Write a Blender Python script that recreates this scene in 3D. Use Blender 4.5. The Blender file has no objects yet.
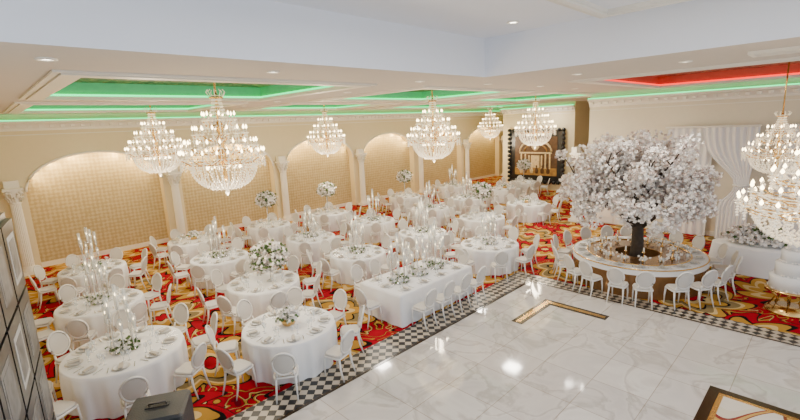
import bpy, math, random
from mathutils import Vector, Matrix
random.seed(7)
R=random.random
def U(a,b): return a+(b-a)*R()
scene=bpy.context.scene
COL=scene.collection
pi=math.pi
# ------------------------------------------------------------ materials
def N(nt,typ,**kw):
    n=nt.nodes.new(typ)
    for k,v in kw.items(): setattr(n,k,v)
    return n
def mat(name,base=(.8,.8,.8),rough=.5,metal=0,emis=None,es=0,trans=0,noise=0,nscale=6,spec=.5,bump=0,alpha=1,sss=0):
    m=bpy.data.materials.new(name); m.use_nodes=True
    nt=m.node_tree; b=nt.nodes['Principled BSDF']
    b.inputs['Base Color'].default_value=(*base,1)
    b.inputs['Roughness'].default_value=rough
    b.inputs['Metallic'].default_value=metal
    b.inputs['Specular IOR Level'].default_value=spec
    b.inputs['Transmission Weight'].default_value=trans
    b.inputs['Alpha'].default_value=alpha
    if emis:
        b.inputs['Emission Color'].default_value=(*emis,1); b.inputs['Emission Strength'].default_value=es
    tc=N(nt,'ShaderNodeTexCoord'); nz=N(nt,'ShaderNodeTexNoise'); nz.inputs['Scale'].default_value=nscale
    nt.links.new(tc.outputs['Object'],nz.inputs['Vector'])
    mx=N(nt,'ShaderNodeMix',data_type='RGBA')
    mx.inputs['A'].default_value=(*[c*(1-noise) for c in base],1)
    mx.inputs['B'].default_value=(*[min(1,c*(1+noise)) for c in base],1)
    nt.links.new(nz.outputs['Fac'],mx.inputs['Factor']); nt.links.new(mx.outputs['Result'],b.inputs['Base Color'])
    if bump:
        bp=N(nt,'ShaderNodeBump'); bp.inputs['Strength'].default_value=bump; bp.inputs['Distance'].default_value=.02
        nt.links.new(nz.outputs['Fac'],bp.inputs['Height']); nt.links.new(bp.outputs['Normal'],b.inputs['Normal'])
    return m
class NB:
    def __init__(s,name,rough=.5,spec=.5):
        s.m=bpy.data.materials.new(name); s.m.use_nodes=True; s.nt=s.m.node_tree; s.b=s.nt.nodes['Principled BSDF']
        s.b.inputs['Roughness'].default_value=rough; s.b.inputs['Specular IOR Level'].default_value=spec
        s.tc=N(s.nt,'ShaderNodeTexCoord').outputs['Object']
    def L(s,a,b): s.nt.links.new(a,b)
    def inp(s,sock,v):
        if isinstance(v,(int,float)): sock.default_value=v
        elif isinstance(v,tuple): sock.default_value=v
        else: s.L(v,sock)
    def M(s,op,a,b=0,c=0):
        n=N(s.nt,'ShaderNodeMath',operation=op); s.inp(n.inputs[0],a); s.inp(n.inputs[1],b); s.inp(n.inputs[2],c); return n.outputs[0]
    def V(s,op,a,b=(0,0,0)):
        n=N(s.nt,'ShaderNodeVectorMath',operation=op); s.inp(n.inputs[0],a); s.inp(n.inputs[1],b); return n.outputs[0]
    def sep(s,v):
        n=N(s.nt,'ShaderNodeSeparateXYZ'); s.L(v,n.inputs[0]); return n.outputs
    def comb(s,x,y,z=0):
        n=N(s.nt,'ShaderNodeCombineXYZ'); s.inp(n.inputs[0],x); s.inp(n.inputs[1],y); s.inp(n.inputs[2],z); return n.outputs[0]
    def noise(s,v,scale,detail=2,dist=0):
        n=N(s.nt,'ShaderNodeTexNoise'); s.L(v,n.inputs['Vector']); n.inputs['Scale'].default_value=scale; n.inputs['Detail'].default_value=detail; n.inputs['Distortion'].default_value=dist; return n.outputs
    def ramp(s,f,stops,const=False):
        n=N(s.nt,'ShaderNodeValToRGB'); s.inp(n.inputs[0],f); cr=n.color_ramp
        if const: cr.interpolation='CONSTANT'
        while len(cr.elements)<len(stops): cr.elements.new(.5)
        for e,(p,c) in zip(cr.elements,stops): e.position=p; e.color=(*c,1)
        return n.outputs[0]
    def mix(s,f,a,b,bt='MIX'):
        n=N(s.nt,'ShaderNodeMix',data_type='RGBA',blend_type=bt); s.inp(n.inputs['Factor'],f)
        for k,v in (('A',a),('B',b)):
            if isinstance(v,tuple): n.inputs[k].default_value=(*v,1)
            else: s.L(v,n.inputs[k])
        return n.outputs['Result']
    def done(s,c): s.L(c,s.b.inputs['Base Color']); return s.m

def m_carpet():
    s=NB('carpet_red_gold',.95,.1)
    RED=(.34,.0,.012);BLK=(.006,.004,.004);GLD=(.44,.23,.035);TAN=(.22,.16,.07);CRM=(.62,.45,.20);DR=(.14,.0,.006)
    nz=s.noise(s.tc,.8,2)
    d=s.V('SCALE',s.V('SUBTRACT',nz[1],(.5,.5,.5))); d.node.inputs['Scale'].default_value=.4
    p=s.V('ADD',s.tc,d)
    def medal(scale,ox,oy,k,tw):
        q=s.V('SUBTRACT',s.V('FRACTION',s.V('ADD',s.V('MULTIPLY',p,(1/scale,1/scale,0)),(ox,oy,0))),(.5,.5,0))
        x,y,_=s.sep(q)
        r=s.M('SQRT',s.M('ADD',s.M('MULTIPLY',x,x),s.M('MULTIPLY',y,y)))
        th=s.M('ARCTAN2',y,x)
        w=s.M('MULTIPLY',s.M('ABSOLUTE',s.M('COSINE',s.M('MULTIPLY',s.M('ADD',th,s.M('MULTIPLY',r,tw)),k))),.34)
        return s.M('SUBTRACT',r,s.M('MULTIPLY',w,r))
    m1=medal(3.2,.12,.3,4,3.0); m2=medal(3.2,.62,.8,3,-2.0)
    sc=s.noise(s.tc,1.0,1,2.0)[0]
    scroll=s.ramp(sc,[(0,DR),(.33,RED),(.405,BLK),(.417,GLD),(.44,CRM),(.452,BLK),(.463,RED),(.56,BLK),(.572,GLD),(.60,BLK),(.612,RED),(.72,GLD)],True)
    c1=s.ramp(m1,[(0,CRM),(.025,BLK),(.035,RED),(.075,BLK),(.085,GLD),(.14,CRM),(.17,GLD),(.215,BLK),(.235,RED),(.285,BLK)],True)
    c2=s.ramp(m2,[(0,RED),(.05,BLK),(.06,CRM),(.09,GLD),(.14,BLK),(.15,TAN),(.19,CRM),(.205,GLD),(.235,BLK)],True)
    c=s.mix(s.M('LESS_THAN',m2,.25),scroll,c2)
    c=s.mix(s.M('LESS_THAN',m1,.295),c,c1)
    return s.done(c)
def m_marble():
    s=NB('marble_tiles',.07,.6)
    v=s.noise(s.tc,.9,9,1.2)[0]
    c=s.ramp(v,[(0,(.50,.465,.43)),(.42,(.66,.625,.585)),(.49,(.50,.46,.42)),(.53,(.66,.625,.585)),(.62,(.60,.565,.53)),(1,(.72,.69,.655))])
    n=N(s.nt,'ShaderNodeTexBrick'); s.L(s.tc,n.inputs['Vector']); n.offset=0
    n.inputs['Scale'].default_value=1; n.inputs['Brick Width'].default_value=.9; n.inputs['Row Height'].default_value=.9; n.inputs['Mortar Size'].default_value=.007
    n.inputs['Color1'].default_value=(1,1,1,1); n.inputs['Color2'].default_value=(.87,.86,.86,1); n.inputs['Mortar'].default_value=(.6,.54,.48,1)
    return s.done(s.mix(1.0,c,n.outputs['Color'],'MULTIPLY'))
def m_checker():
    s=NB('checker_mosaic',.3)
    x,y,z=s.sep(s.tc)
    v=s.comb(s.M('ADD',x,y),s.M('SUBTRACT',x,y),0.01)
    n=N(s.nt,'ShaderNodeTexChecker'); s.L(v,n.inputs['Vector']); n.inputs['Scale'].default_value=1/.19
    n.inputs['Color1'].default_value=(.01,.009,.009,1); n.inputs['Color2'].default_value=(.48,.41,.32,1)
    return s.done(n.outputs[0])
def m_wallpaper():
    s=NB('gold_damask_wallpaper',.55)
    x,y,z=s.sep(s.tc)
    a=s.M('SINE',s.M('MULTIPLY',s.M('ADD',x,z),22)); b=s.M('SINE',s.M('MULTIPLY',s.M('SUBTRACT',x,z),22))
    f=s.M('ADD',s.M('MULTIPLY',s.M('MULTIPLY',a,b),.5),.5)
    n=s.noise(s.tc,9,4,1)[0]
    f=s.M('ADD',s.M('MULTIPLY',f,.35),s.M('MULTIPLY',n,.65))
    c=s.ramp(f,[(0,(.36,.265,.12)),(.45,(.45,.345,.17)),(.58,(.55,.45,.25)),(1,(.60,.51,.31))])
    return s.done(c)
def m_coffer(name,ca,cb,cc):
    s=NB(name,.6)
    n=s.noise(s.tc,2.2,6,2.5)[0]
    return s.done(s.ramp(n,[(0,ca),(.42,cb),(.5,cc),(.6,ca),(1,cb)]))
def m_inlay():
    s=NB('floor_medallion_inlay',.2)
    q=s.V('SUBTRACT',s.tc,(6.75,-.4,0)); x,y,_=s.sep(q)
    r=s.M('SQRT',s.M('ADD',s.M('MULTIPLY',x,x),s.M('MULTIPLY',y,y))); th=s.M('ARCTAN2',y,x)
    w=s.M('MULTIPLY',s.M('ABSOLUTE',s.M('COSINE',s.M('MULTIPLY',s.M('ADD',th,r),4))),.35)
    v=s.M('FRACT',s.M('MULTIPLY',s.M('ADD',r,w),1.6))
    return s.done(s.ramp(v,[(0,(.66,.6,.52)),(.5,(.2,.05,.02)),(.56,(.5,.28,.07)),(.7,(.22,.02,.02)),(.78,(.62,.56,.44))],True))

MCARP=m_carpet();MMARB=m_marble();MCHK=m_checker();MWP=m_wallpaper();MINL=m_inlay()
MWALL=mat('cream_wall',(.76,.66,.44),.7,noise=.03)
MWALLR=mat('ivory_wall',(.76,.69,.55),.7,noise=.03)
MCEIL=mat('ceiling_paint',(.62,.56,.50),.8,noise=.02)
MATR=mat('atrium_white_paint',(.83,.85,.91),.8,noise=.01)
MTRIM=mat('white_trim',(.84,.80,.72),.4,noise=.02)
MGREEN=mat('green_led',(.01,.4,.15),.5,emis=(.0,.75,.20),es=4.2)
MRED=mat('red_led',(.5,.02,.01),.5,emis=(1,.02,.01),es=3.2)
MCG=m_coffer('green_coffer_mural',(.05,.16,.07),(.26,.26,.11),(.05,.06,.02))
MCR=m_coffer('red_coffer_mural',(.26,.05,.02),(.50,.26,.14),(.10,.02,.01))
MCGS=mat('coffer_side_green_glow',(.10,.55,.30),.6,noise=.1)  # sides are off-white; green LED glow is put into the base colour
MCRS=mat('coffer_side_red_glow',(.55,.10,.06),.6,noise=.1)  # red LED glow painted into these sides as well
MLINEN=mat('white_linen',(.82,.82,.83),.85,noise=.02,nscale=3)
MCHAIR=mat('white_chair_lacquer',(.76,.74,.71),.3,noise=.02)
MCUSH=mat('ivory_cushion',(.60,.57,.53),.7,noise=.03)
MCRY=mat('crystal_self_glow',(.86,.80,.70),.08,emis=(1,.80,.50),es=.55,spec=1)  # crystals are no lamps; their bright sparkle is added as emission
MBULB=mat('candle_bulb',(1,.9,.7),.4,emis=(1,.76,.40),es=16)
MGOLD=mat('polished_gold',(.74,.48,.17),.25,metal=1,noise=.05)
MSILV=mat('silver',(.7,.7,.7),.2,metal=1)
MGLASS=mat('clear_glass',(.80,.84,.84),.05,alpha=.38,spec=1)
MCHINA=mat('white_china',(.78,.78,.78),.2)
MCHG=mat('silver_charger',(.62,.60,.56),.3,metal=.3)
MNAP=mat('napkin_champagne',(.50,.46,.40),.7,noise=.1)
MCAND=mat('wax_candle',(.85,.8,.7),.5)
MPET=mat('white_petals',(.90,.86,.82),.7,noise=.06,nscale=2)
MPET2=mat('blush_petals',(.66,.55,.50),.7,noise=.08,nscale=2)
MLEAF=mat('green_leaves',(.08,.15,.04),.6,noise=.3)
MBARK=mat('dark_bark',(.05,.035,.025),.8,noise=.4,bump=.6,nscale=14)
MBLK=mat('black_lacquer',(.008,.008,.009),.3)
MSPK=mat('speaker_plastic',(.03,.032,.035),.5,bump=.2,nscale=60)
MGRILL=mat('speaker_grille',(.012,.012,.012),.6,bump=.6,nscale=90)
MDARKM=mat('dark_marble',(.03,.018,.008),.15,noise=.6,nscale=7)
MBRN=mat('gold_mirror_top',(.22,.11,.04),.15,metal=.4,noise=.35,nscale=3)
MCURT=mat('sheer_curtain',(.82,.81,.80),.8,noise=.02)
MLAMP=mat('downlight_lens',(1,1,1),.4,emis=(1,.9,.72),es=14)
MGREY=mat('grey_photo_print',(.14,.14,.145),.4,noise=.95,nscale=7)
MMAT=mat('white_mat_board',(.45,.45,.45),.6)
MDOOR=mat('white_door',(.78,.75,.7),.4)
MPIC1=mat('mural_gold',(.34,.18,.04),.5,noise=.6,nscale=5)
MPIC2=mat('mural_cream',(.66,.50,.26),.5,noise=.45,nscale=8)
MPIC3=mat('mural_brown',(.10,.045,.015),.5,noise=.8,nscale=4)
# ------------------------------------------------------------ mesh builder
class MB:
    def __init__(s): s.v=[];s.f=[];s.mi=[];s.mats=[];s.sm=[]
    def m(s,mt):
        if mt not in s.mats: s.mats.append(mt)
        return s.mats.index(mt)
    def add(s,vs,fs,mt,smooth=False):
        o=len(s.v); s.v+= [tuple(v) for v in vs]; i=s.m(mt)
        for f in fs: s.f.append(tuple(a+o for a in f)); s.mi.append(i); s.sm.append(smooth)
    def quad(s,a,b,c,d,mt): s.add([a,b,c,d],[(0,1,2,3)],mt)
    def box(s,x0,x1,y0,y1,z0,z1,mt,M=None):
        vs=[(x,y,z) for z in (z0,z1) for y in (y0,y1) for x in (x0,x1)]
        if M: vs=[M@Vector(v) for v in vs]
        s.add(vs,[(0,2,3,1),(4,5,7,6),(0,1,5,4),(2,6,7,3),(0,4,6,2),(1,3,7,5)],mt)
    def rbox(s,cx,cy,z0,z1,hx,hy,r,mt,seg=4,bev=.01,M=None,top=1):
        prof=[(z0,-bev),(z0+bev,0),(z1-bev,0),(z1,-bev)]
        vs=[]
        n=4*(seg+1)
        for z,d in prof:
            for k,(sx,sy) in enumerate(((1,1),(-1,1),(-1,-1),(1,-1))):
                for j in range(seg+1):
                    a=k*pi/2+j/seg*pi/2
                    vs.append((cx+sx*(hx-r)+math.cos(a)*(r+d),cy+sy*(hy-r)+math.sin(a)*(r+d),z))
        if M: vs=[M@Vector(v) for v in vs]
        fs=[]
        for i in range(3):
            for j in range(n): fs.append((i*n+j,i*n+(j+1)%n,(i+1)*n+(j+1)%n,(i+1)*n+j))
        fs.append(tuple(range(n-1,-1,-1))); fs.append(tuple(3*n+j for j in range(n)))
        s.add(vs,fs,mt)
    def lathe(s,prof,mt,n=16,c=(0,0,0),M=None,smooth=True,cap=True):
        vs=[]
        for r,z in prof:
            for j in range(n):
                a=2*pi*j/n; vs.append((c[0]+r*math.cos(a),c[1]+r*math.sin(a),c[2]+z))
        if M: vs=[M@Vector(v) for v in vs]
        fs=[]
        for i in range(len(prof)-1):
            for j in range(n): fs.append((i*n+j,i*n+(j+1)%n,(i+1)*n+(j+1)%n,(i+1)*n+j))
        if cap:
            if prof[0][0]>1e-4: fs.append(tuple(range(n-1,-1,-1)))
            if prof[-1][0]>1e-4: fs.append(tuple((len(prof)-1)*n+j for j in range(n)))
        s.add(vs,fs,mt,smooth)
    def tube(s,pts,rs,mt,n=6,closed=False,smooth=True):
        pts=[Vector(p) for p in pts]; 
        if isinstance(rs,(int,float)): rs=[rs]*len(pts)
        vs=[];L=len(pts)
        for i,p in enumerate(pts):
            if closed: t=pts[(i+1)%L]-pts[i-1]
            else: t=pts[min(i+1,L-1)]-pts[max(i-1,0)]
            t.normalize()
            ref=Vector((0,0,1)) if abs(t.z)<.9 else Vector((1,0,0))
            u=t.cross(ref).normalized(); w=t.cross(u)
            for j in range(n):
                a=2*pi*j/n; vs.append(p+(u*math.cos(a)+w*math.sin(a))*rs[i])
        fs=[]
        for i in range(L if closed else L-1):
            k=(i+1)%L
            for j in range(n): fs.append((i*n+j,i*n+(j+1)%n,k*n+(j+1)%n,k*n+j))
        if not closed: fs.append(tuple(range(n-1,-1,-1))); fs.append(tuple((L-1)*n+j for j in range(n)))
        s.add(vs,fs,mt,smooth)
    def octa(s,p,r,h,mt):
        x,y,z=p
        s.add([(x+r,y,z),(x,y+r,z),(x-r,y,z),(x,y-r,z),(x,y,z+h),(x,y,z-h)],[(0,1,4),(1,2,4),(2,3,4),(3,0,4),(1,0,5),(2,1,5),(3,2,5),(0,3,5)],mt)
    def petal(s,p,r,mt):
        p=Vector(p); a=Vector((U(-1,1),U(-1,1),U(-1,1))).normalized(); b=a.cross(Vector((U(-1,1),U(-1,1),U(-1,1)))).normalized(); c=a.cross(b)
        s.add([p-a*r,p-b*r+c*r*.3,p+a*r,p+b*r+c*r*.3,p+c*r*.9-b*r*.2,p-c*r*.8],[(0,1,2,3),(0,4,2,5)],mt)
    def mesh(s,name):
        me=bpy.data.meshes.new(name); me.from_pydata(s.v,[],s.f)
        for m in s.mats: me.materials.append(m)
        me.polygons.foreach_set('material_index',s.mi); me.polygons.foreach_set('use_smooth',s.sm); me.update(); return me
    def obj(s,name,loc=(0,0,0),rz=0): return put(s.mesh(name),name,loc,rz)
def put(me,name,loc=(0,0,0),rz=0,sc=1):
    o=bpy.data.objects.new(name,me); o.location=loc; o.rotation_euler=(0,0,rz); o.scale=(sc,sc,sc) if isinstance(sc,(int,float)) else sc
    COL.objects.link(o); return o
# ------------------------------------------------------------ room
A0,A1=-1.2,32.0; WB=20.0; CZ=5.5; AZ=6.27; BMIN=-5.0
b=MB(); b.box(A0-.3,A1+.3,BMIN,WB+.8,-.2,0,MCARP); b.obj('floor')
b=MB(); b.box(A0,10.87,BMIN,5.93,0,.012,MMARB); b.obj('dance_floor')
b=MB(); b.box(A0,11.4,5.93,6.6,0,.014,MCHK); b.box(10.87,11.4,BMIN,5.93,0,.014,MCHK)
b.box(A0,10.9,5.9,5.96,0,.018,MDARKM); b.box(10.84,10.9,BMIN,5.96,0,.018,MDARKM); b.obj('trim_1')
b=MB()
b.box(8.3,9.95,4.72,4.99,.012,.017,MDARKM); b.box(9.68,9.95,3.4,4.72,.012,.017,MDARKM)
b.box(8.35,9.9,4.80,4.91,.017,.019,MGOLD); b.box(9.76,9.87,3.45,4.80,.017,.019,MGOLD); b.obj('trim_2')
b=MB()
b.box(5.2,8.3,-1.95,1.16,.012,.017,MDARKM); b.box(5.35,8.15,-1.8,1.01,.017,.019,MGOLD); b.box(5.42,8.08,-1.73,.94,.019,.021,MINL); b.obj('trim_3')
# back arched wall
b=MB()
cols=[.86+5.12*k for k in range(7)]
HW=2.2; SP=2.85; RI=1.25; D=.4; n=24
xprev=A0-.3
for k in range(6):
    cx=(cols[k]+cols[k+1])/2; x0=cx-HW; x1=cx+HW
    b.quad((xprev,WB,0),(x0,WB,0),(x0,WB,CZ),(xprev,WB,CZ),MWALL)
    pts=[(cx-HW*math.cos(pi*i/n),SP+RI*math.sin(pi*i/n)) for i in range(n+1)]
    for i in range(n):
        (xa,za),(xb,zb)=pts[i],pts[i+1]
        b.quad((xa,WB,za),(xb,WB,zb),(xb,WB,CZ),(xa,WB,CZ),MWALL)
        b.quad((xa,WB,za),(xa,WB+D,za),(xb,WB+D,zb),(xb,WB,zb),MWALL)
        b.quad((xa,WB+D,0),(xb,WB+D,0),(xb,WB+D,zb),(xa,WB+D,za),MWP)
    b.quad((x0,WB,0),(x0,WB+D,0),(x0,WB+D,SP),(x0,WB,SP),MWALL)
    b.quad((x1,WB+D,0),(x1,WB,0),(x1,WB,SP),(x1,WB+D,SP),MWALL)
    b.tube([(x,WB-.02,z) for x,z in pts],.05,MTRIM,6)
    xprev=x1
b.quad((xprev,WB,0),(A1,WB,0),(A1,WB,CZ),(xprev,WB,CZ),MWALL)
b.box(A0-.3,A1+.3,WB+D+.02,WB+D+.2,0,AZ,MWALL)
b.obj('wall_back')
# arch cove lights: strips following the arch, behind its front edge, aimed at the wallpaper
for k in range(6):
    cx=(cols[k]+cols[k+1])/2
    for a in (28,52,76,104,128,152):
        t=math.radians(a)
        l=bpy.data.lights.new('arch_light','AREA'); l.shape='RECTANGLE'; l.size=.8; l.size_y=.06; l.energy=24; l.color=(1,.72,.32)
        o=bpy.data.objects.new('arch_light',l)
        p=Vector((cx-(HW-.06)*math.cos(t),WB+.08,SP+(RI-.06)*math.sin(t)))
        o.location=p
        d=(Vector((cx,WB+D+.45,SP-.3))-p).normalized()
        o.rotation_euler=d.to_track_quat('-Z','Y').to_euler(); COL.objects.link(o)
# columns
b=MB()
b.box(-.24,.24,-.24,.24,0,.12,MTRIM)
b.lathe([(.22,.12),(.23,.16),(.18,.22),(.19,.26),(.15,.3)],MTRIM,20,cap=False)
nf=20;vs=[];fs=[]
zz=[.3,1.4,2.5]
for z,r in zip(zz,(.165,.16,.145)):
    for j in range(nf*2):
        a=pi*j/nf; q=r*(1 if j%2 else .9); vs.append((q*math.cos(a),q*math.sin(a),z))
m=nf*2
for i in range(2):
    for j in range(m): fs.append((i*m+j,i*m+(j+1)%m,(i+1)*m+(j+1)%m,(i+1)*m+j))
b.add(vs,fs,MTRIM)
b.lathe([(.15,2.5),(.18,2.53),(.15,2.56),(.16,2.7),(.21,2.92),(.23,2.97)],MTRIM,20,cap=False)
for tier,(z,r) in enumerate(((2.58,.16),(2.72,.175))):
    for j in range(8):
        a=2*pi*(j+.5*tier)/8; ca,sa=math.cos(a),math.sin(a)
        b.tube([(ca*r,sa*r,z),(ca*(r+.03),sa*(r+.03),z+.12),(ca*(r+.09),sa*(r+.09),z+.17),(ca*(r+.1),sa*(r+.1),z+.12)],[.035,.035,.025,.015],MTRIM,6)
for j in range(4):
    a=pi/4+pi/2*j; ca,sa=math.cos(a),math.sin(a)
    b.lathe([(0,-.05),(.05,-.03),(.05,.03),(0,.05)],MTRIM,8,c=(ca*.25,sa*.25,2.9))
b.box(-.27,.27,-.25,.25,2.97,3.05,MTRIM)
b.box(-.2,.2,-.02,.2,3.05,3.3,MTRIM)
mc=b.mesh('column')
for x in cols: put(mc,'column',(x,WB-.28,0))
put(mc,'column',(18.85,8.1,0))
# end walls
b=MB(); b.box(A1,A1+.2,8,WB+.8,0,CZ,MWALL); b.obj('wall_end')
b=MB(); b.box(26.4,A1,11.6,16.6,0,CZ,MWALL); b.obj('wall_painting')
b=MB()
b.box(19.2,19.4,BMIN,7.8,0,CZ,MWALLR); b.box(19.4,A1,7.6,7.8,0,CZ,MWALLR); b.obj('wall_right')
b=MB(); b.box(A0-.2,A0,6.0,WB+.8,0,CZ,MWALL); b.obj('wall_left')
# crown mouldings with cove led
def crown(b,p,q,nrm):
    p=Vector((*p,0));q=Vector((*q,0));nn=Vector((*nrm,0)); up=Vector((0,0,1))
    prof=[(0,4.95),(.06,4.95),(.08,5.03),(.10,5.05),(.16,5.16),(.26,5.2),(.28,5.22),(.28,5.28),(0,5.28)]
    vs=[P+nn*d+up*z for P in (p,q) for d,z in prof]; k=len(prof)
    b.add(vs,[(i,i+1,k+i+1,k+i) for i in range(k-1)],MTRIM)
    L=(q-p).length; t=(q-p).normalized(); m=int(L/.3)
    for i in range(m):
        c=p+t*(i+.5)*L/m
        Mx=Matrix(((t.x,nn.x,0,c.x),(t.y,nn.y,0,c.y),(0,0,1,0),(0,0,0,1)))
        b.box(-.06,.06,.04,.2,5.06,5.15,MTRIM,Mx)
    Mx=Matrix(((t.x,nn.x,0,p.x),(t.y,nn.y,0,p.y),(0,0,1,0),(0,0,0,1)))
    b.box(0,L,.2,.26,5.281,5.32,MGREEN,Mx)
    b.box(0,L,0,.02,4.80,4.83,MTRIM,Mx)
b=MB()
crown(b,(A0,WB),(A1,WB),(0,-1)); crown(b,(26.4,16.6),(26.4,11.6),(-1,0)); crown(b,(26.4,16.6),(A1,16.6),(0,1)); crown(b,(19.2,7.8),(19.2,BMIN),(-1,0)); crown(b,(A1,WB),(A1,16.6),(-1,0))
b.obj('trim_4')
b=MB()
for p in ((A0,WB-.03,cols[0]-.2,WB),): b.box(p[0],p[2],p[1],p[3],0,.16,MTRIM)
for k in range(6): b.box((cols[k]+cols[k+1])/2-HW,(cols[k]+cols[k+1])/2+HW,WB+D-.03,WB+D,0,.18,MTRIM)
b.obj('baseboard_back')
b=MB(); b.box(19.17,19.2,BMIN,7.8,0,.18,MTRIM); b.obj('baseboard_right')
# ceiling with holes
GC=[(1.2,6.4,7.6,12.2),(8.4,13.4,7.6,12.2),(15.6,20.6,7.6,12.2),(1.2,6.4,13.8,18.0),(8.4,13.4,13.8,18.0),(15.6,20.6,13.8,18.0),(22.8,28,13.8,18.0)]
RC=[(11.4,17.9,-2.5,4.9)]
holes=[(A0-.3,8.05,BMIN,5.5)]+GC+RC
xs=sorted(set([A0-.3,A1+.3]+[h[0] for h in holes]+[h[1] for h in holes])); ys=sorted(set([BMIN,WB+.8]+[h[2] for h in holes]+[h[3] for h in holes]))
b=MB()
for i in range(len(xs)-1):
    for j in range(len(ys)-1):
        cx=(xs[i]+xs[i+1])/2; cy=(ys[j]+ys[j+1])/2
        if any(h[0]<cx<h[1] and h[2]<cy<h[3] for h in holes): continue
        b.quad((xs[i],ys[j],CZ),(xs[i],ys[j+1],CZ),(xs[i+1],ys[j+1],CZ),(xs[i+1],ys[j],CZ),MCEIL)
def ring(b,x0,x1,y0,y1,w,z0,z1,mt):
    b.box(x0,x1,y0,y0+w,z0,z1,mt); b.box(x0,x1,y1-w,y1,z0,z1,mt); b.box(x0,x0+w,y0+w,y1-w,z0,z1,mt); b.box(x1-w,x1,y0+w,y1-w,z0,z1,mt)
T=5.84
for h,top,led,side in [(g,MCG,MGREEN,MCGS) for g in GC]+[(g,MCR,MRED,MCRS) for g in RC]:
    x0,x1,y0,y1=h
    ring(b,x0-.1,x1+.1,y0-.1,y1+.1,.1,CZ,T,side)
    b.box(x0-.1,x1+.1,y0-.1,y1+.1,T,T+.05,top)
    ring(b,x0-.14,x1+.14,y0-.14,y1+.14,.26,CZ-.05,CZ+.03,MTRIM)
    ring(b,x0-.24,x1+.24,y0-.24,y1+.24,.08,CZ-.03,CZ,MTRIM)
    ring(b,x0+.02,x1-.02,y0+.02,y1-.02,.05,CZ+.031,CZ+.08,led)
# atrium
b.quad((A0-.3,5.5,CZ),(8.05,5.5,CZ),(8.05,5.5,AZ),(A0-.3,5.5,AZ),MATR)
b.quad((8.05,5.5,CZ),(8.05,BMIN,CZ),(8.05,BMIN,AZ),(8.05,5.5,AZ),MATR)
b.quad((A0-.3,5.5,AZ),(8.05,5.5,AZ),(8.05,BMIN,AZ),(A0-.3,BMIN,AZ),MATR)
ring(b,4.4,7.9,-2.5,3.1,.2,AZ-.06,AZ,MTRIM); ring(b,4.5,7.8,-2.4,3.0,.08,AZ-.1,AZ-.06,MTRIM)
for i in range(60):
    b.box(4.42+i*.0583,4.45+i*.0583,3.0,3.1,AZ-.085,AZ-.06,MTRIM)
b.box(A0-.3,A1+.3,BMIN,WB+.8,AZ+.05,AZ+.2,MATR)
b.obj('ceiling')
# downlights
b=MB(); b.lathe([(.11,0),(.11,-.015),(.075,-.02),(.07,0)],MTRIM,20,cap=False); b.lathe([(.07,-.004),(.001,-.004)],MLAMP,20)
dl=b.mesh('recessed_downlight')
pos=[(.8,6.4),(3.6,6.4),(7.2,6.6),(9.5,6.4),(12,6.3),(14.5,6.4),(7.4,9.4),(14.5,9.4),(.4,9),(.4,12.9),(3.7,12.9),(7.3,12.9),(10.8,12.9),(14.4,12.9),(18,12.9),(21.7,9.4),(21.7,12.5),(.5,15.5),(7.4,15.5),(14.5,15.5),(9.6,4.2),(9.6,2.2),(18.6,4.5),(18.6,2),(10.8,18.8),(3.7,18.8),(18,18.8)]
for x,y in pos: put(dl,'recessed_downlight',(x,y,CZ))
put(dl,'recessed_downlight',(7.15,4.3,AZ)); put(dl,'recessed_downlight',(4.0,4.3,AZ))
# ceiling vent
b=MB(); ring(b,-.3,.3,-.75,.75,.06,-.05,0,MTRIM)
for i in range(9): b.box(-.24+i*.055,-.225+i*.055,-.69,.69,-.045,-.005,MTRIM)
b.box(-.24,.24,-.69,.69,-.004,0,mat('vent_dark',(.2,.19,.18),.8)); b.obj('ceiling_vent',(9.5,.5,CZ))
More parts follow.
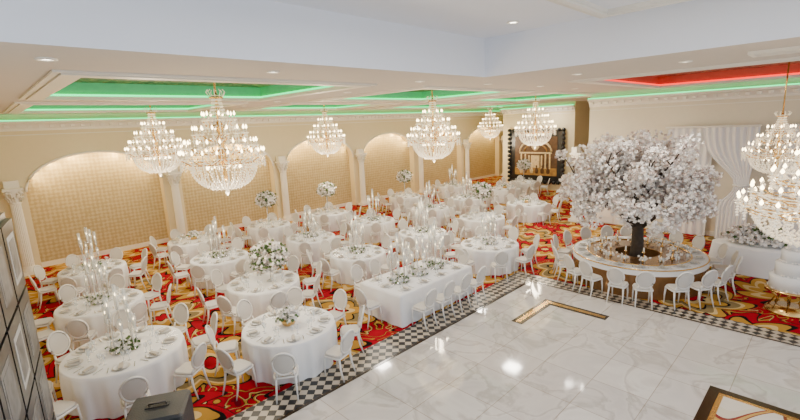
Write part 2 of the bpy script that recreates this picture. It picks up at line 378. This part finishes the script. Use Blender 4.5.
# ------------------------------------------------------------ chandelier
def chandelier(big=False):
    b=MB()
    b.lathe([(.001,-.75),(.04,-.72),(.05,-.6),(.03,-.5),(.09,-.35),(.1,-.2),(.04,-.1),(.06,0),(.03,.15),(.07,.3),(.03,.45),(.05,.7),(.02,.85),(.04,.95),(.015,1.0)],MGOLD,10)
    tiers=[(.80,-.28,22),(.68,-.08,18),(.50,.18,14),(.30,.45,9)]
    for r,z,n in tiers:
        for j in range(n):
            a=2*pi*(j+.3*R())/n; ca,sa=math.cos(a),math.sin(a)
            b.tube([(.05*ca,.05*sa,z-.02),(r*.4*ca,r*.4*sa,z-.14),(r*.8*ca,r*.8*sa,z-.1),(r*ca,r*sa,z)],.011,MCRY if j%2 else MGOLD,4)
            b.lathe([(.01,-.01),(.045,.01),(.05,.02),(.015,.02)],MCRY,6,c=(r*ca,r*sa,z))
            b.lathe([(.013,.02),(.013,.10)],MCAND,6,c=(r*ca,r*sa,z))
            b.lathe([(.008,.10),(.022,.125),(.018,.15),(.001,.19)],MBULB,6,c=(r*ca,r*sa,z))
            for q in range(4): b.octa((r*ca,r*sa,z-.05-q*.05),.019,.028,MCRY)
            a2=a+2*pi/n
            for q in range(1,5):
                t=q/5; rr=r*.95
                aa=a+(a2-a)*t; b.octa((rr*math.cos(aa),rr*math.sin(aa),z-.03-.12*math.sin(pi*t)),.016,.022,MCRY)
        b.tube([(r*.9*math.cos(2*pi*i/24),r*.9*math.sin(2*pi*i/24),z-.1) for i in range(24)],.01,MGOLD,4,closed=True)
    for j in range(24):
        a=2*pi*j/24; ca,sa=math.cos(a),math.sin(a)
        for q in range(14):
            t=q/13; r=.08+.5*t**2; z=.92-.85*t
            b.octa((r*ca,r*sa,z),.017,.027,MCRY)
    for j in range(30):
        a=2*pi*j/30; ca,sa=math.cos(a),math.sin(a)
        for q in range(15):
            t=q/14; r=.64*math.cos(t*pi/2)**.7+.01; z=-.35-.55*math.sin(t*pi/2)
            b.octa((r*ca,r*sa,z),.021,.030,MCRY)
    for rr,zz_,k in ((.6,-.42,38),(.45,-.62,28),(.28,-.78,18)):
        for j in range(k):
            a=2*pi*j/k
            for q in range(3): b.octa((rr*math.cos(a),rr*math.sin(a),zz_-q*.06),.016,.032,MCRY)
    for j in range(14):
        a=2*pi*j/14; b.lathe([(.008,0),(.02,.03),(.001,.08)],MBULB,6,c=(.33*math.cos(a),.33*math.sin(a),-.5))
    b.lathe([(.001,-1.06),(.04,-1.0),(.045,-.97),(.001,-.9)],MCRY,8)
    b.tube([(.12*math.cos(2*pi*i/12),.12*math.sin(2*pi*i/12),.9) for i in range(12)],.02,MGOLD,5,closed=True)
    for j in range(10):
        a=2*pi*j/10
        b.tube([(.12*math.cos(a),.12*math.sin(a),.9),(.18*math.cos(a),.18*math.sin(a),1.0),(.14*math.cos(a),.14*math.sin(a),1.05)],.01,MCRY,4)
    return b
cz_=4.38
cb=chandelier(); cb.tube([(0,0,1.0),(0,0,T-cz_)],.02,MGOLD,6); h_=T-cz_; cb.lathe([(.02,h_-.1),(.10,h_-.04),(.13,h_-.02),(.13,h_)],MGOLD,12)
mch=cb.mesh('crystal_chandelier')
CH=[(3.65,8.8,1.0),(10.7,9.3,1.04),(17.2,9.25,1.04),(4.15,14.9,1.04),(11.2,15.9,1),(18.0,15.4,.85),(24.7,16.5,1)]
for x,y,s_ in CH:
    put(mch,'crystal_chandelier',(x,y,cz_),R()*6,(s_,s_,1))
    l=bpy.data.lights.new('chandelier_light','POINT'); l.energy=215; l.color=(1,.84,.60); l.shadow_soft_size=.35
    o=bpy.data.objects.new('chandelier_light',l); o.location=(x,y,cz_-1.35); COL.objects.link(o)
cb2=chandelier(); cb2.tube([(0,0,1.0),(0,0,3.2)],.02,MGOLD,6); mch2=cb2.mesh('crystal_chandelier')
put(mch2,'crystal_chandelier',(7.85,.1,3.52),.4,(1.12,1.12,.82))
cb3=chandelier(); cb3.tube([(0,0,1.0),(0,0,2.88)],.02,MGOLD,6); mch3=cb3.mesh('crystal_chandelier')
put(mch3,'crystal_chandelier',(13.3,1.05,3.75),.4,(.82,.82,.72))
# ------------------------------------------------------------ chair
def chair():
    b=MB()
    b.rbox(0,0,.42,.455,.21,.20,.08,MCHAIR); b.rbox(0,0,.455,.50,.195,.185,.08,MCUSH,bev=.018)
    for sx in (-1,1):
        b.tube([(sx*.17,.16,.43),(sx*.18,.18,.22),(sx*.175,.19,0)],[.024,.018,.012],MCHAIR,6)
        b.tube([(sx*.16,-.16,.43),(sx*.17,-.19,.22),(sx*.18,-.26,0)],[.024,.018,.013],MCHAIR,6)
        b.tube([(sx*.15,-.17,.43),(sx*.14,-.205,.56)],[.022,.018],MCHAIR,6)
    def P(x,z): return (x,-.19-(z-.5)*.22-.06*(1-(x/.22)**2)*.5,z)
    cz=.74; rx=.19; rz=.22; n=20
    oval=[P(rx*math.cos(2*pi*i/n),cz+rz*math.sin(2*pi*i/n)) for i in range(n)]
    b.tube(oval,.02,MCHAIR,6,closed=True)
    inner=[P(.168*math.cos(2*pi*i/n),cz+.195*math.sin(2*pi*i/n)) for i in range(n)]
    for dy,rev in ((.018,0),(-.018,1)):
        vs=[(x,y+dy*.6,z) for x,y,z in inner]+[(P(0,cz)[0],P(0,cz)[1]+dy*1.6,cz)]
        b.add(vs,[(i,(i+1)%n,n) if rev else ((i+1)%n,i,n) for i in range(n)],MCUSH,True)
    return b.mesh('dining_chair')
mchair=chair()
def chairs_round(cx,cy,r,n,ph=0,skip=()):
    for i in range(n):
        if i in skip: continue
        a=ph+2*pi*i/n+U(-.05,.05); rr=r+U(-.02,.06)
        put(mchair,'dining_chair',(cx+rr*math.cos(a),cy+rr*math.sin(a),0.001),a+pi/2+U(-.1,.1))
# ------------------------------------------------------------ tables
def round_table(r):
    b=MB(); n=144; vs=[];fs=[]
    prof=[(.0,.76,0),(r*.5,.76,0),(r-.02,.76,0),(r,.75,0),(r+.01,.70,.25),(r+.01,.5,.7),(r+.0,.25,.9),(r+.0,.01,1)]
    for rr,z,w in prof:
        for j in range(n):
            a=2*pi*j/n; q=rr+w*(.03*math.cos(14*a+.6*math.sin(3*a))+.010*math.cos(31*a+1)); vs.append((q*math.cos(a),q*math.sin(a),z))
    for i in range(len(prof)-1):
        for j in range(n): fs.append((i*n+j,i*n+(j+1)%n,(i+1)*n+(j+1)%n,(i+1)*n+j))
    b.add(vs,fs,MLINEN,True)
    return b.mesh('round_banquet_table')
def setting(b,x,y,a,z=.762):
    ca,sa=math.cos(a),math.sin(a)
    b.lathe([(.115,0),(.13,.012),(.125,.014),(.1,.006)],MCHG,14,c=(x,y,z),cap=False)
    b.lathe([(.001,.008),(.08,.008),(.11,.02)],MCHINA,14,c=(x,y,z),cap=False)
    Mx=Matrix.Translation((x,y,z+.02))@Matrix.Rotation(a,4,'Z')
    b.box(-.08,.08,-.028,.028,0,.03,MNAP,Mx)
    for off in (-.18,.18):
        b.box(-.09,.09,off-.006,off+.006,-.018,-.012,MSILV,Mx)
    gx,gy=x-ca*.2-sa*.1,y-sa*.2+ca*.1
    for k in (0,1):
        px,py=gx+sa*.08*k,gy-ca*.08*k
        b.lathe([(.03,0),(.005,.01),(.005,.09),(.03,.13),(.033,.19)],MGLASS,8,c=(px,py,z),cap=False)
def settings_round(r,n):
    b=MB()
    for i in range(n):
        a=2*pi*i/n; setting(b,(r-.2)*math.cos(a),(r-.2)*math.sin(a),a)
    return b.mesh('place_settings')
def candles(seed,hmax=.95):
    rr=random.Random(seed); b=MB()
    b.lathe([(.24,0),(.24,.008),(.001,.008)],MSILV,20)
    for i in range(9):
        a=2*pi*i/8; d=0 if i==0 else .16+rr.random()*.07; h=hmax*(1 if i==0 else .5+.5*rr.random()); x,y=d*math.cos(a),d*math.sin(a)
        b.lathe([(.055,.008),(.02,.02),(.010,.05),(.010,h*.6),(.032,h*.63)],MGLASS if i%2 else MSILV,8,c=(x,y,0),cap=False)
        b.lathe([(.014,h*.62),(.014,h*.82)],MCAND,6,c=(x,y,0))
        b.lathe([(.002,h*.82),(.009,h*.84),(.001,h*.88)],MBULB,5,c=(x,y,0))
        b.lathe([(.032,h*.62),(.04,h*.8),(.036,h)],MGLASS,10,c=(x,y,0),cap=False)
    for i in range(110):
        a=U(0,2*pi); d=U(.08,.28); b.petal((d*math.cos(a),d*math.sin(a),U(.02,.12)),.04,MPET if R()<.6 else MLEAF)
    return b.mesh('candle_centerpiece')
def floral(h=.75,r=.34):
    b=MB()
    b.lathe([(.12,0),(.10,.02),(.02,.06),(.018,h*.6),(.05,h),(.07,h+.03)],MGLASS,12)
    b.lathe([(.015,.02),(.012,h*.98)],MSILV,8)
    for i in range(1500):
        v=Vector((U(-1,1),U(-1,1),U(-.8,1))); 
        if v.length>1 or v.length<.5: continue
        v*=U(.85,1.15)
        b.petal((v.x*r,v.y*r,h+.2+v.z*r*.8),.05,MPET if R()<.62 else (MLEAF if R()<.7 else MPET2))
    for i in range(24):
        a=U(0,2*pi); d=r*U(.9,1.15)
        b.tube([(0,0,h),(d*.6*math.cos(a),d*.6*math.sin(a),h+.3),(d*math.cos(a),d*math.sin(a),h+U(-.15,.5))],.006,MLEAF,4)
    return b.mesh('floral_centerpiece')
def lowbowl():
    b=MB(); b.lathe([(.1,0),(.12,.02),(.16,.1),(.17,.13)],MGOLD,16)
    for i in range(260):
        v=Vector((U(-1,1),U(-1,1),U(0,1)))
        if v.length<1: b.petal((v.x*.24,v.y*.24,.12+v.z*.2),.04,MPET if R()<.7 else MLEAF)
    return b.mesh('flower_bowl')
T92=round_table(.9); S92=settings_round(.9,9)
CA=[candles(1,1.25),candles(2,1.0),candles(3,1.3)]; FL=floral(.85,.42); FL2=floral(.45,.50); LB=lowbowl()
tabs=[(1.45,8.95,1.08,'c',8),(4.0,7.45,1.0,'b',8),(1.65,12.1,.98,'c',8),(2.1,15.6,.95,'c',8),(4.9,10.25,1.0,'f',8),(5.1,13.5,.95,'c',8),(5.4,16.6,.95,'b',8),
(8.3,13.2,.95,'c',8),(8.1,10.3,.95,'c',8),(11.2,10.4,.95,'c',8),(11.3,7.6,1,'c',8),(11.5,13.4,.95,'c',8),(8.4,16.5,.95,'f',8),(11.4,16.5,.95,'f',8),(14.5,10.1,1,'f',8),(14.8,13.2,.95,'c',8),
(18.1,10.1,1,'b',8),(17.9,13.4,.95,'c',8),(16.6,16.6,.95,'f',8),(21.5,13.4,.95,'b',8),(21.0,16.8,.95,'c',8),(24.3,13.8,.95,'f',7)]
for i,(x,y,s_,k,n) in enumerate(tabs):
    ph=U(0,1)
    put(T92,'round_banquet_table',(x,y,0),ph,(s_,s_,1))
    put(S92,'place_settings',(x,y,.002),U(0,.6),(s_,s_,1))
    if k=='c': put(CA[i%3],'candle_centerpiece',(x,y,.764),ph,1)
    elif k=='f': put(FL2 if i==4 else FL,'floral_centerpiece',(x+(.15 if i==4 else 0),y-(.15 if i==4 else 0),.764),ph)
    else: put(LB,'flower_bowl',(x,y,.764))
    chairs_round(x,y,.9*s_+.32,n,ph)
# long rectangular table
b=MB(); L,W=1.35,.72; n=120; vs=[];fs=[]
prof=[(0,.76,0),(.98,.76,0),(1,.75,0),(1.01,.7,.2),(1.02,.5,.6),(1.03,.01,1)]
def rectpt(t):
    per=[(-1,-1),(1,-1),(1,1),(-1,1)]; Ls=[2*L,2*W,2*L,2*W]; tot=sum(Ls); d=t*tot
    for k in range(4):
        if d<=Ls[k]+1e-9:
            u=d/Ls[k]; p=per[k];q=per[(k+1)%4]; return ((p[0]+(q[0]-p[0])*u)*L,(p[1]+(q[1]-p[1])*u)*W,[(0,-1),(1,0),(0,1),(-1,0)][k])
        d-=Ls[k]
for f_,z,w in prof:
    for j in range(n):
        x,y,nn=rectpt(j/n); o=w*(.02*math.sin(j*2*pi/6)+.02); vs.append((x*f_+nn[0]*o,y*f_+nn[1]*o,z))
for i in range(len(prof)-1):
    for j in range(n): fs.append((i*n+j,i*n+(j+1)%n,(i+1)*n+(j+1)%n,(i+1)*n+j))
b.add(vs,fs,MLINEN,True); RX,RY=7.8,7.45
b.obj('long_banquet_table',(RX,RY,0))
b=MB()
for i in range(4):
    for s_ in (-1,1): setting(b,-.98+i*.65,s_*.52,s_*pi/2)
for s_ in (-1,1): setting(b,s_*1.15,0,0 if s_>0 else pi)
b.obj('place_settings',(RX,RY,.002))
for i in range(4):
    for s_ in (-1,1):
        put(mchair,'dining_chair',(RX-.98+i*.65,RY+s_*1.06,.016),pi if s_>0 else 0)
for s_ in (-1,1): put(mchair,'dining_chair',(RX+s_*1.68,RY,.001),pi/2 if s_>0 else -pi/2)
for dx,h in ((-.7,0),(0,1),(.7,2)): put(CA[h],'candle_centerpiece',(RX+dx,RY,.764))
# ------------------------------------------------------------ big round table with blossom tree
TX,TY=13.0,3.8
b=MB(); n=96; vs=[];fs=[]
prof=[(.55,.74,MBRN),(.56,.77,MBRN),(1.3,.77,MBRN),(1.31,.775,MLINEN),(1.66,.775,MLINEN),(1.68,.76,MLINEN),(1.69,.62,MLINEN),(1.67,.3,MBRN),(1.67,.01,MBRN)]
for k in range(len(prof)-1):
    vs=[]
    for (rr,z,_) in (prof[k],prof[k+1]):
        for j in range(n):
            a=2*pi*j/n; q=rr; vs.append((q*math.cos(a),q*math.sin(a),z))
    b.add(vs,[(j,(j+1)%n,n+(j+1)%n,n+j) for j in range(n)],prof[k+1][2])
b.lathe([(.55,.02),(.55,.75)],MBRN,48,cap=False)
b.tube([(1.68*math.cos(2*pi*i/60),1.68*math.sin(2*pi*i/60),.77) for i in range(60)],.018,MGOLD,6,closed=True)
b.tube([(1.3*math.cos(2*pi*i/60),1.3*math.sin(2*pi*i/60),.78) for i in range(60)],.018,MGOLD,6,closed=True)
b.obj('ring_dining_table',(TX,TY,0))
b=MB()
for i in range(18):
    a=2*pi*i/18; setting(b,1.46*math.cos(a),1.46*math.sin(a),a,.778)
b.obj('place_settings',(TX,TY,.002))
b=MB()
for i in range(14):
    a=2*pi*i/14; x,y=.95*math.cos(a),.95*math.sin(a)
    b.lathe([(.06,0),(.02,.02),(.012,.2),(.04,.24)],MGOLD,8,c=(x,y,.78)); b.lathe([(.018,.24),(.018,.36)],MCAND,6,c=(x,y,.78))
    for q in range(10): b.petal((x+U(-.16,.16),y+U(-.16,.16),.83+U(0,.06)),.04,MPET)
b.obj('candlesticks',(TX,TY,.01))
chairs_round(TX,TY,2.0,20,.1)
b=MB()
b.lathe([(.5,0),(.5,.35),(.42,.4),(.001,.4)],MTRIM,24)
b.tube([(0,0,.3),(.05,.02,.9),(-.04,0,1.4),(.02,.03,1.9)],[.22,.17,.15,.13],MBARK,10)
tips=[]
random.seed(11)
OX,OY=-.16,.16
for i in range(11):
    a=2*pi*i/11+U(-.2,.2); L_=U(1.1,1.6); h=U(.3,1.5)
    p0=Vector((.02,.03,1.35+.5*R())); p3=Vector((L_*math.cos(a)+OX,L_*math.sin(a)+OY,1.95+h))
    p1=p0.lerp(p3,.35)+Vector((0,0,.15)); p2=p0.lerp(p3,.7)+Vector((0,0,.2))
    b.tube([p0,p1,p2,p3],[.09,.06,.04,.012],MBARK,7)
    for q in (.6,.8,1):
        c=p0.lerp(p3,q); tips.append(c)
        for k in range(3):
            e=c+Vector((U(-.45,.45),U(-.45,.45),U(0,.6))); b.tube([c,c.lerp(e,.5)+Vector((0,0,.05)),e],[.02,.014,.006],MBARK,5); tips.append(e)
for i in range(3):
    e=Vector((U(-.4,.4)+OX,U(-.4,.4)+OY,3.6)); b.tube([(.02,.03,1.8),(e.x*.3,e.y*.3,2.6),e],[.09,.05,.015],MBARK,6); tips.append(e)
lump=[]
for i in range(170):
    a=U(0,2*pi); rad=1.8*math.sqrt(U(.05,1)); zt=1.0*math.sqrt(max(0,1-(rad/2.0)**2))
    z=2.7+U(-.35,1)*zt*1.25 - (.75*R() if rad>1.3 else 0)
    if rad<1.0: z=max(z,2.35)
    lump.append((Vector((rad*math.cos(a)+OX,rad*math.sin(a)+OY,z)),U(.14,.34)))
for c in tips: 
    if c.z>2.0: lump.append((c,U(.14,.26)))
for c,r in lump:
    for k in range(int(800*r*r)+20):
        v=Vector((U(-1,1),U(-1,1),U(-1,1)))
        if v.length>1.15: continue
        b.petal(c+v*r,.05,MPET if R()<.74 else MPET2)
b.obj('cherry_blossom_tree',(TX,TY,0))
# ------------------------------------------------------------ sweetheart table + flowers, cake
b=MB(); b.lathe([(.001,.76),(.9,.76),(.92,.74),(.95,.4),(1.0,.01)],MLINEN,40,cap=False)
o=b.obj('sweetheart_table',(15.6,1.3,0)); o.scale=(.7,1.3,1)
b=MB()
b.lathe([(.3,0),(.3,.06),(.1,.1)],MGLASS,16)
for i in range(1800):
    v=Vector((U(-1,1),U(-1,1),U(0,1)))
    if v.length>1: continue
    b.petal((v.x*.4,v.y*.95,.1+v.z*.5),.06,MPET if R()<.78 else (MLEAF if R()<.6 else MPET2))
b.obj('flower_arrangement',(15.6,1.35,.764))
b=MB()
b.lathe([(.42,0),(.42,.05),(.36,.08),(.36,.1)],MGOLD,24)
for j in range(8):
    a=2*pi*j/8; b.tube([(.36*math.cos(a),.36*math.sin(a),.08),(.25*math.cos(a),.25*math.sin(a),.3),(.38*math.cos(a),.38*math.sin(a),.52)],.02,MGOLD,6)
b.lathe([(.36,.5),(.46,.52),(.46,.56),(.001,.56)],MGOLD,24)
z=.56
for r,h in ((.40,.32),(.32,.30),(.24,.28),(.15,.24)):
    b.lathe([(r,z),(r,z+h-.02),(r-.02,z+h),(.001,z+h)],MCHINA,28)
    for i in range(50):
        a=U(0,2*pi); b.petal((r*math.cos(a),r*math.sin(a),z+.03),.035,MPET)
    z+=h
b.obj('wedding_cake',(12.75,.5,0))
# ------------------------------------------------------------ curtains on right wall
def drape(b,y0,y1,z0,z1,x,fold=.18,amp=.06,pinch=None):
    n=max(12,int(abs(y1-y0)/fold*8)); m=20; vs=[];fs=[]
    for i in range(m+1):
        t=i/m; z=z1+(z0-z1)*t
        for j in range(n+1):
            u=j/n; ph=u*abs(y1-y0)/fold*2*pi
            y=y0+(y1-y0)*u; k=0
            if pinch:
                pz,py,wd=pinch; k=math.exp(-((z-pz)/.9)**2); 
                if z<pz: k=max(k,.6)
                y=y+(py-(u-.5)*wd-y)*k
            vs.append((x+amp*(1-.75*k)*math.sin(ph)+.02*math.sin(ph*.37+t*3)*(1-k),y,z))
    for i in range(m):
        for j in range(n): fs.append((i*(n+1)+j,i*(n+1)+j+1,(i+1)*(n+1)+j+1,(i+1)*(n+1)+j))
    b.add(vs,fs,MCURT,True)
b=MB(); drape(b,4.6,3.3,.02,4.0,18.98,.24,.03); b.box(18.85,19.05,2.0,4.8,4.0,4.06,MTRIM); b.obj('curtain')
b=MB(); drape(b,3.6,2.0,.02,4.0,18.8,.2,.04,pinch=(2.0,2.35,.4)); b.tube([(18.76,2.12,2.02),(18.70,2.35,1.98),(18.76,2.58,2.02)],.035,MCURT,6); b.obj('curtain')
b=MB(); drape(b,1.5,-1.5,.02,4.0,19.0,.3,.03); b.box(18.9,19.1,-1.6,1.6,4.0,4.06,MTRIM); b.obj('curtain')
b=MB(); b.box(19.11,19.195,5.75,7.35,0,3.3,MTRIM); b.box(19.07,19.13,5.9,6.5,.05,3.15,MDOOR); b.box(19.07,19.13,6.6,7.2,.05,3.15,MDOOR)
for y in (6.2,6.9):
    b.box(19.05,19.07,y-.2,y+.2,1.7,2.9,MTRIM); b.box(19.05,19.07,y-.2,y+.2,.3,1.4,MTRIM)
b.lathe([(.001,0),(.03,.02),(.03,.05),(.001,.07)],MGOLD,8,c=(19.04,6.56,1.1)); b.obj('door_1')
# ------------------------------------------------------------ painting
b=MB()
y0,y1,z0,z1=12.2,16.0,.5,3.85; X=26.38
b.box(X-.08,X,y0,y1,z0,z1,MBLK)
def bead(y,z): b.lathe([(.001,-.12),(.1,-.09),(.13,0),(.1,.09),(.001,.12)],MBLK,8,c=(X-.15,y,z))
def flat(prof,mt,y,z,n=10): b.lathe(prof,mt,n,M=Matrix.Translation((X-.115,y,z))@Matrix.Diagonal((.12,1,1,1)))
k=13
for i in range(k+1):
    yy=y0+(y1-y0)*i/k; bead(yy,z0); bead(yy,z1)
for i in range(1,12):
    zz_=z0+(z1-z0)*i/12; bead(y0,zz_); bead(y1,zz_)
q=.42
b.box(X-.1,X-.08,y0+q,y1-q,z0+q,z1-q,MPIC3)
b.box(X-.105,X-.1,y0+q,y1-q,z0+q,z0+q+.5,MPIC1)
W_=y1-y0-2*q
for i,(w,h) in enumerate(((.16,1.5),(.26,1.4),(.35,1.3))):
    for s_ in (-1,1):
        yc=14.1+s_*(W_/2-w*W_)
        b.box(X-.12,X-.1,yc-.05,yc+.05,z0+q+.45,z0+q+h,MPIC2)
b.box(X-.13,X-.12,14.1-1.15,14.1+1.15,z0+q+1.42,z0+q+1.52,MPIC2)
b.box(X-.118,X-.1,13.8,14.4,z0+q+.5,z0+q+1.3,MPIC2)
b.tube([(X-.115,14.1-1.1*math.cos(pi*t/14),z0+q+1.55+.75*math.sin(pi*t/14)) for t in range(15)],.07,MPIC2,6)
b.tube([(X-.115,14.1-.8*math.cos(pi*t/14),z0+q+1.55+.5*math.sin(pi*t/14)) for t in range(15)],.05,MPIC1,6)
flat([(.001,0),(.15,.05),(.3,.25),(.1,.4),(.03,.7)],MPIC2,14.1,z0+q+1.6)
for yc in (13.2,13.6,14.0,14.35,14.8,15.1): flat([(.001,0),(.10,.02),(.13,.2),(.05,.4),(.07,.5),(.001,.58)],MPIC2 if int(yc*10)%2 else MPIC3,yc,z0+q+.12,8)
b.obj('framed_painting')
# dark partition with photo frames at left
b=MB()
P0=Vector((.19,7.0,0)); P1=Vector((-.75,1.2,0)); t=(P1-P0).normalized(); L_=(P1-P0).length; nrm=Vector((-t.y,t.x,0))
if nrm.x<0: nrm=-nrm
Mx=Matrix(((t.x,nrm.x,0,P0.x),(t.y,nrm.y,0,P0.y),(0,0,1,0),(0,0,0,1)))
b.box(0,L_,-.12,0,0,3.78,MBLK,Mx)
wp=b.obj('wall_partition')
b=MB()
for i in range(7):
    for j in range(4):
        u0=.06+i*.82; z0_=.27+j*.87
        b.box(u0,u0+.76,.002,.06,z0_,z0_+.83,MBLK,Mx)
        b.box(u0+.14,u0+.62,.06,.063,z0_+.14,z0_+.69,MGREY if (i+j)%3 else MMAT,Mx)
        b.box(u0+.2,u0+.56,.063,.065,z0_+.2,z0_+.63,MGREY,Mx)
b.obj('photo_frame_collage')
# speaker
b=MB()
b.rbox(0,0,0,1.2,.34,.3,.05,MSPK,bev=.03); b.rbox(0,-.305,.08,1.12,.28,.012,.01,MGRILL,bev=.003)
b.box(-.14,.14,-.04,.04,1.2,1.21,MGRILL); b.tube([(-.1,0,1.2),(-.1,0,1.24),(.1,0,1.24),(.1,0,1.2)],.013,MBLK,6)
b.obj('loudspeaker',(1.18,5.8,.02),-.5)
# ------------------------------------------------------------ lighting
w=bpy.data.worlds.new('World'); scene.world=w; w.use_nodes=True
bg=w.node_tree.nodes['Background']; bg.inputs[0].default_value=(.84,.92,1,1); bg.inputs[1].default_value=1.45
def area(name,loc,rot,sx,sy,e,c):
    l=bpy.data.lights.new(name,'AREA'); l.shape='RECTANGLE'; l.size=sx; l.size_y=sy; l.energy=e; l.color=c
    o=bpy.data.objects.new(name,l); o.location=loc; o.rotation_euler=rot; COL.objects.link(o)
area('atrium_fill',(3.5,1.5,6.1),(0,0,0),4,4,230,(.95,.97,1))  # added fill panel to brighten the dance floor, no such fitting
for x,y in ((4,12.8),(11,12.8),(18,12.8),(7.4,8.6),(14.4,8.6),(10.3,3),(15,6.2),(25,12.8)):
    area('ceiling_fill',(x,y,5.4),(0,0,0),.6,.6,110,(1,.92,.80))  # added soft fill below the ceiling, separate from the downlight fittings
# ------------------------------------------------------------ camera
f=434
A=Vector((450,106,-f)).normalized();Z=A.cross(Vector((-434,66,-f)).normalized()).normalized();B=Z.cross(A)
cam=bpy.data.cameras.new('camera'); cam.sensor_width=36; cam.lens=f/800*36; cam.clip_start=.05; cam.clip_end=200
co=bpy.data.objects.new('camera',cam)
co.matrix_world=Matrix(((A.x,A.y,A.z,0),(B.x,B.y,B.z,0),(Z.x,Z.y,Z.z,4.6),(0,0,0,1)))
COL.objects.link(co); scene.camera=co
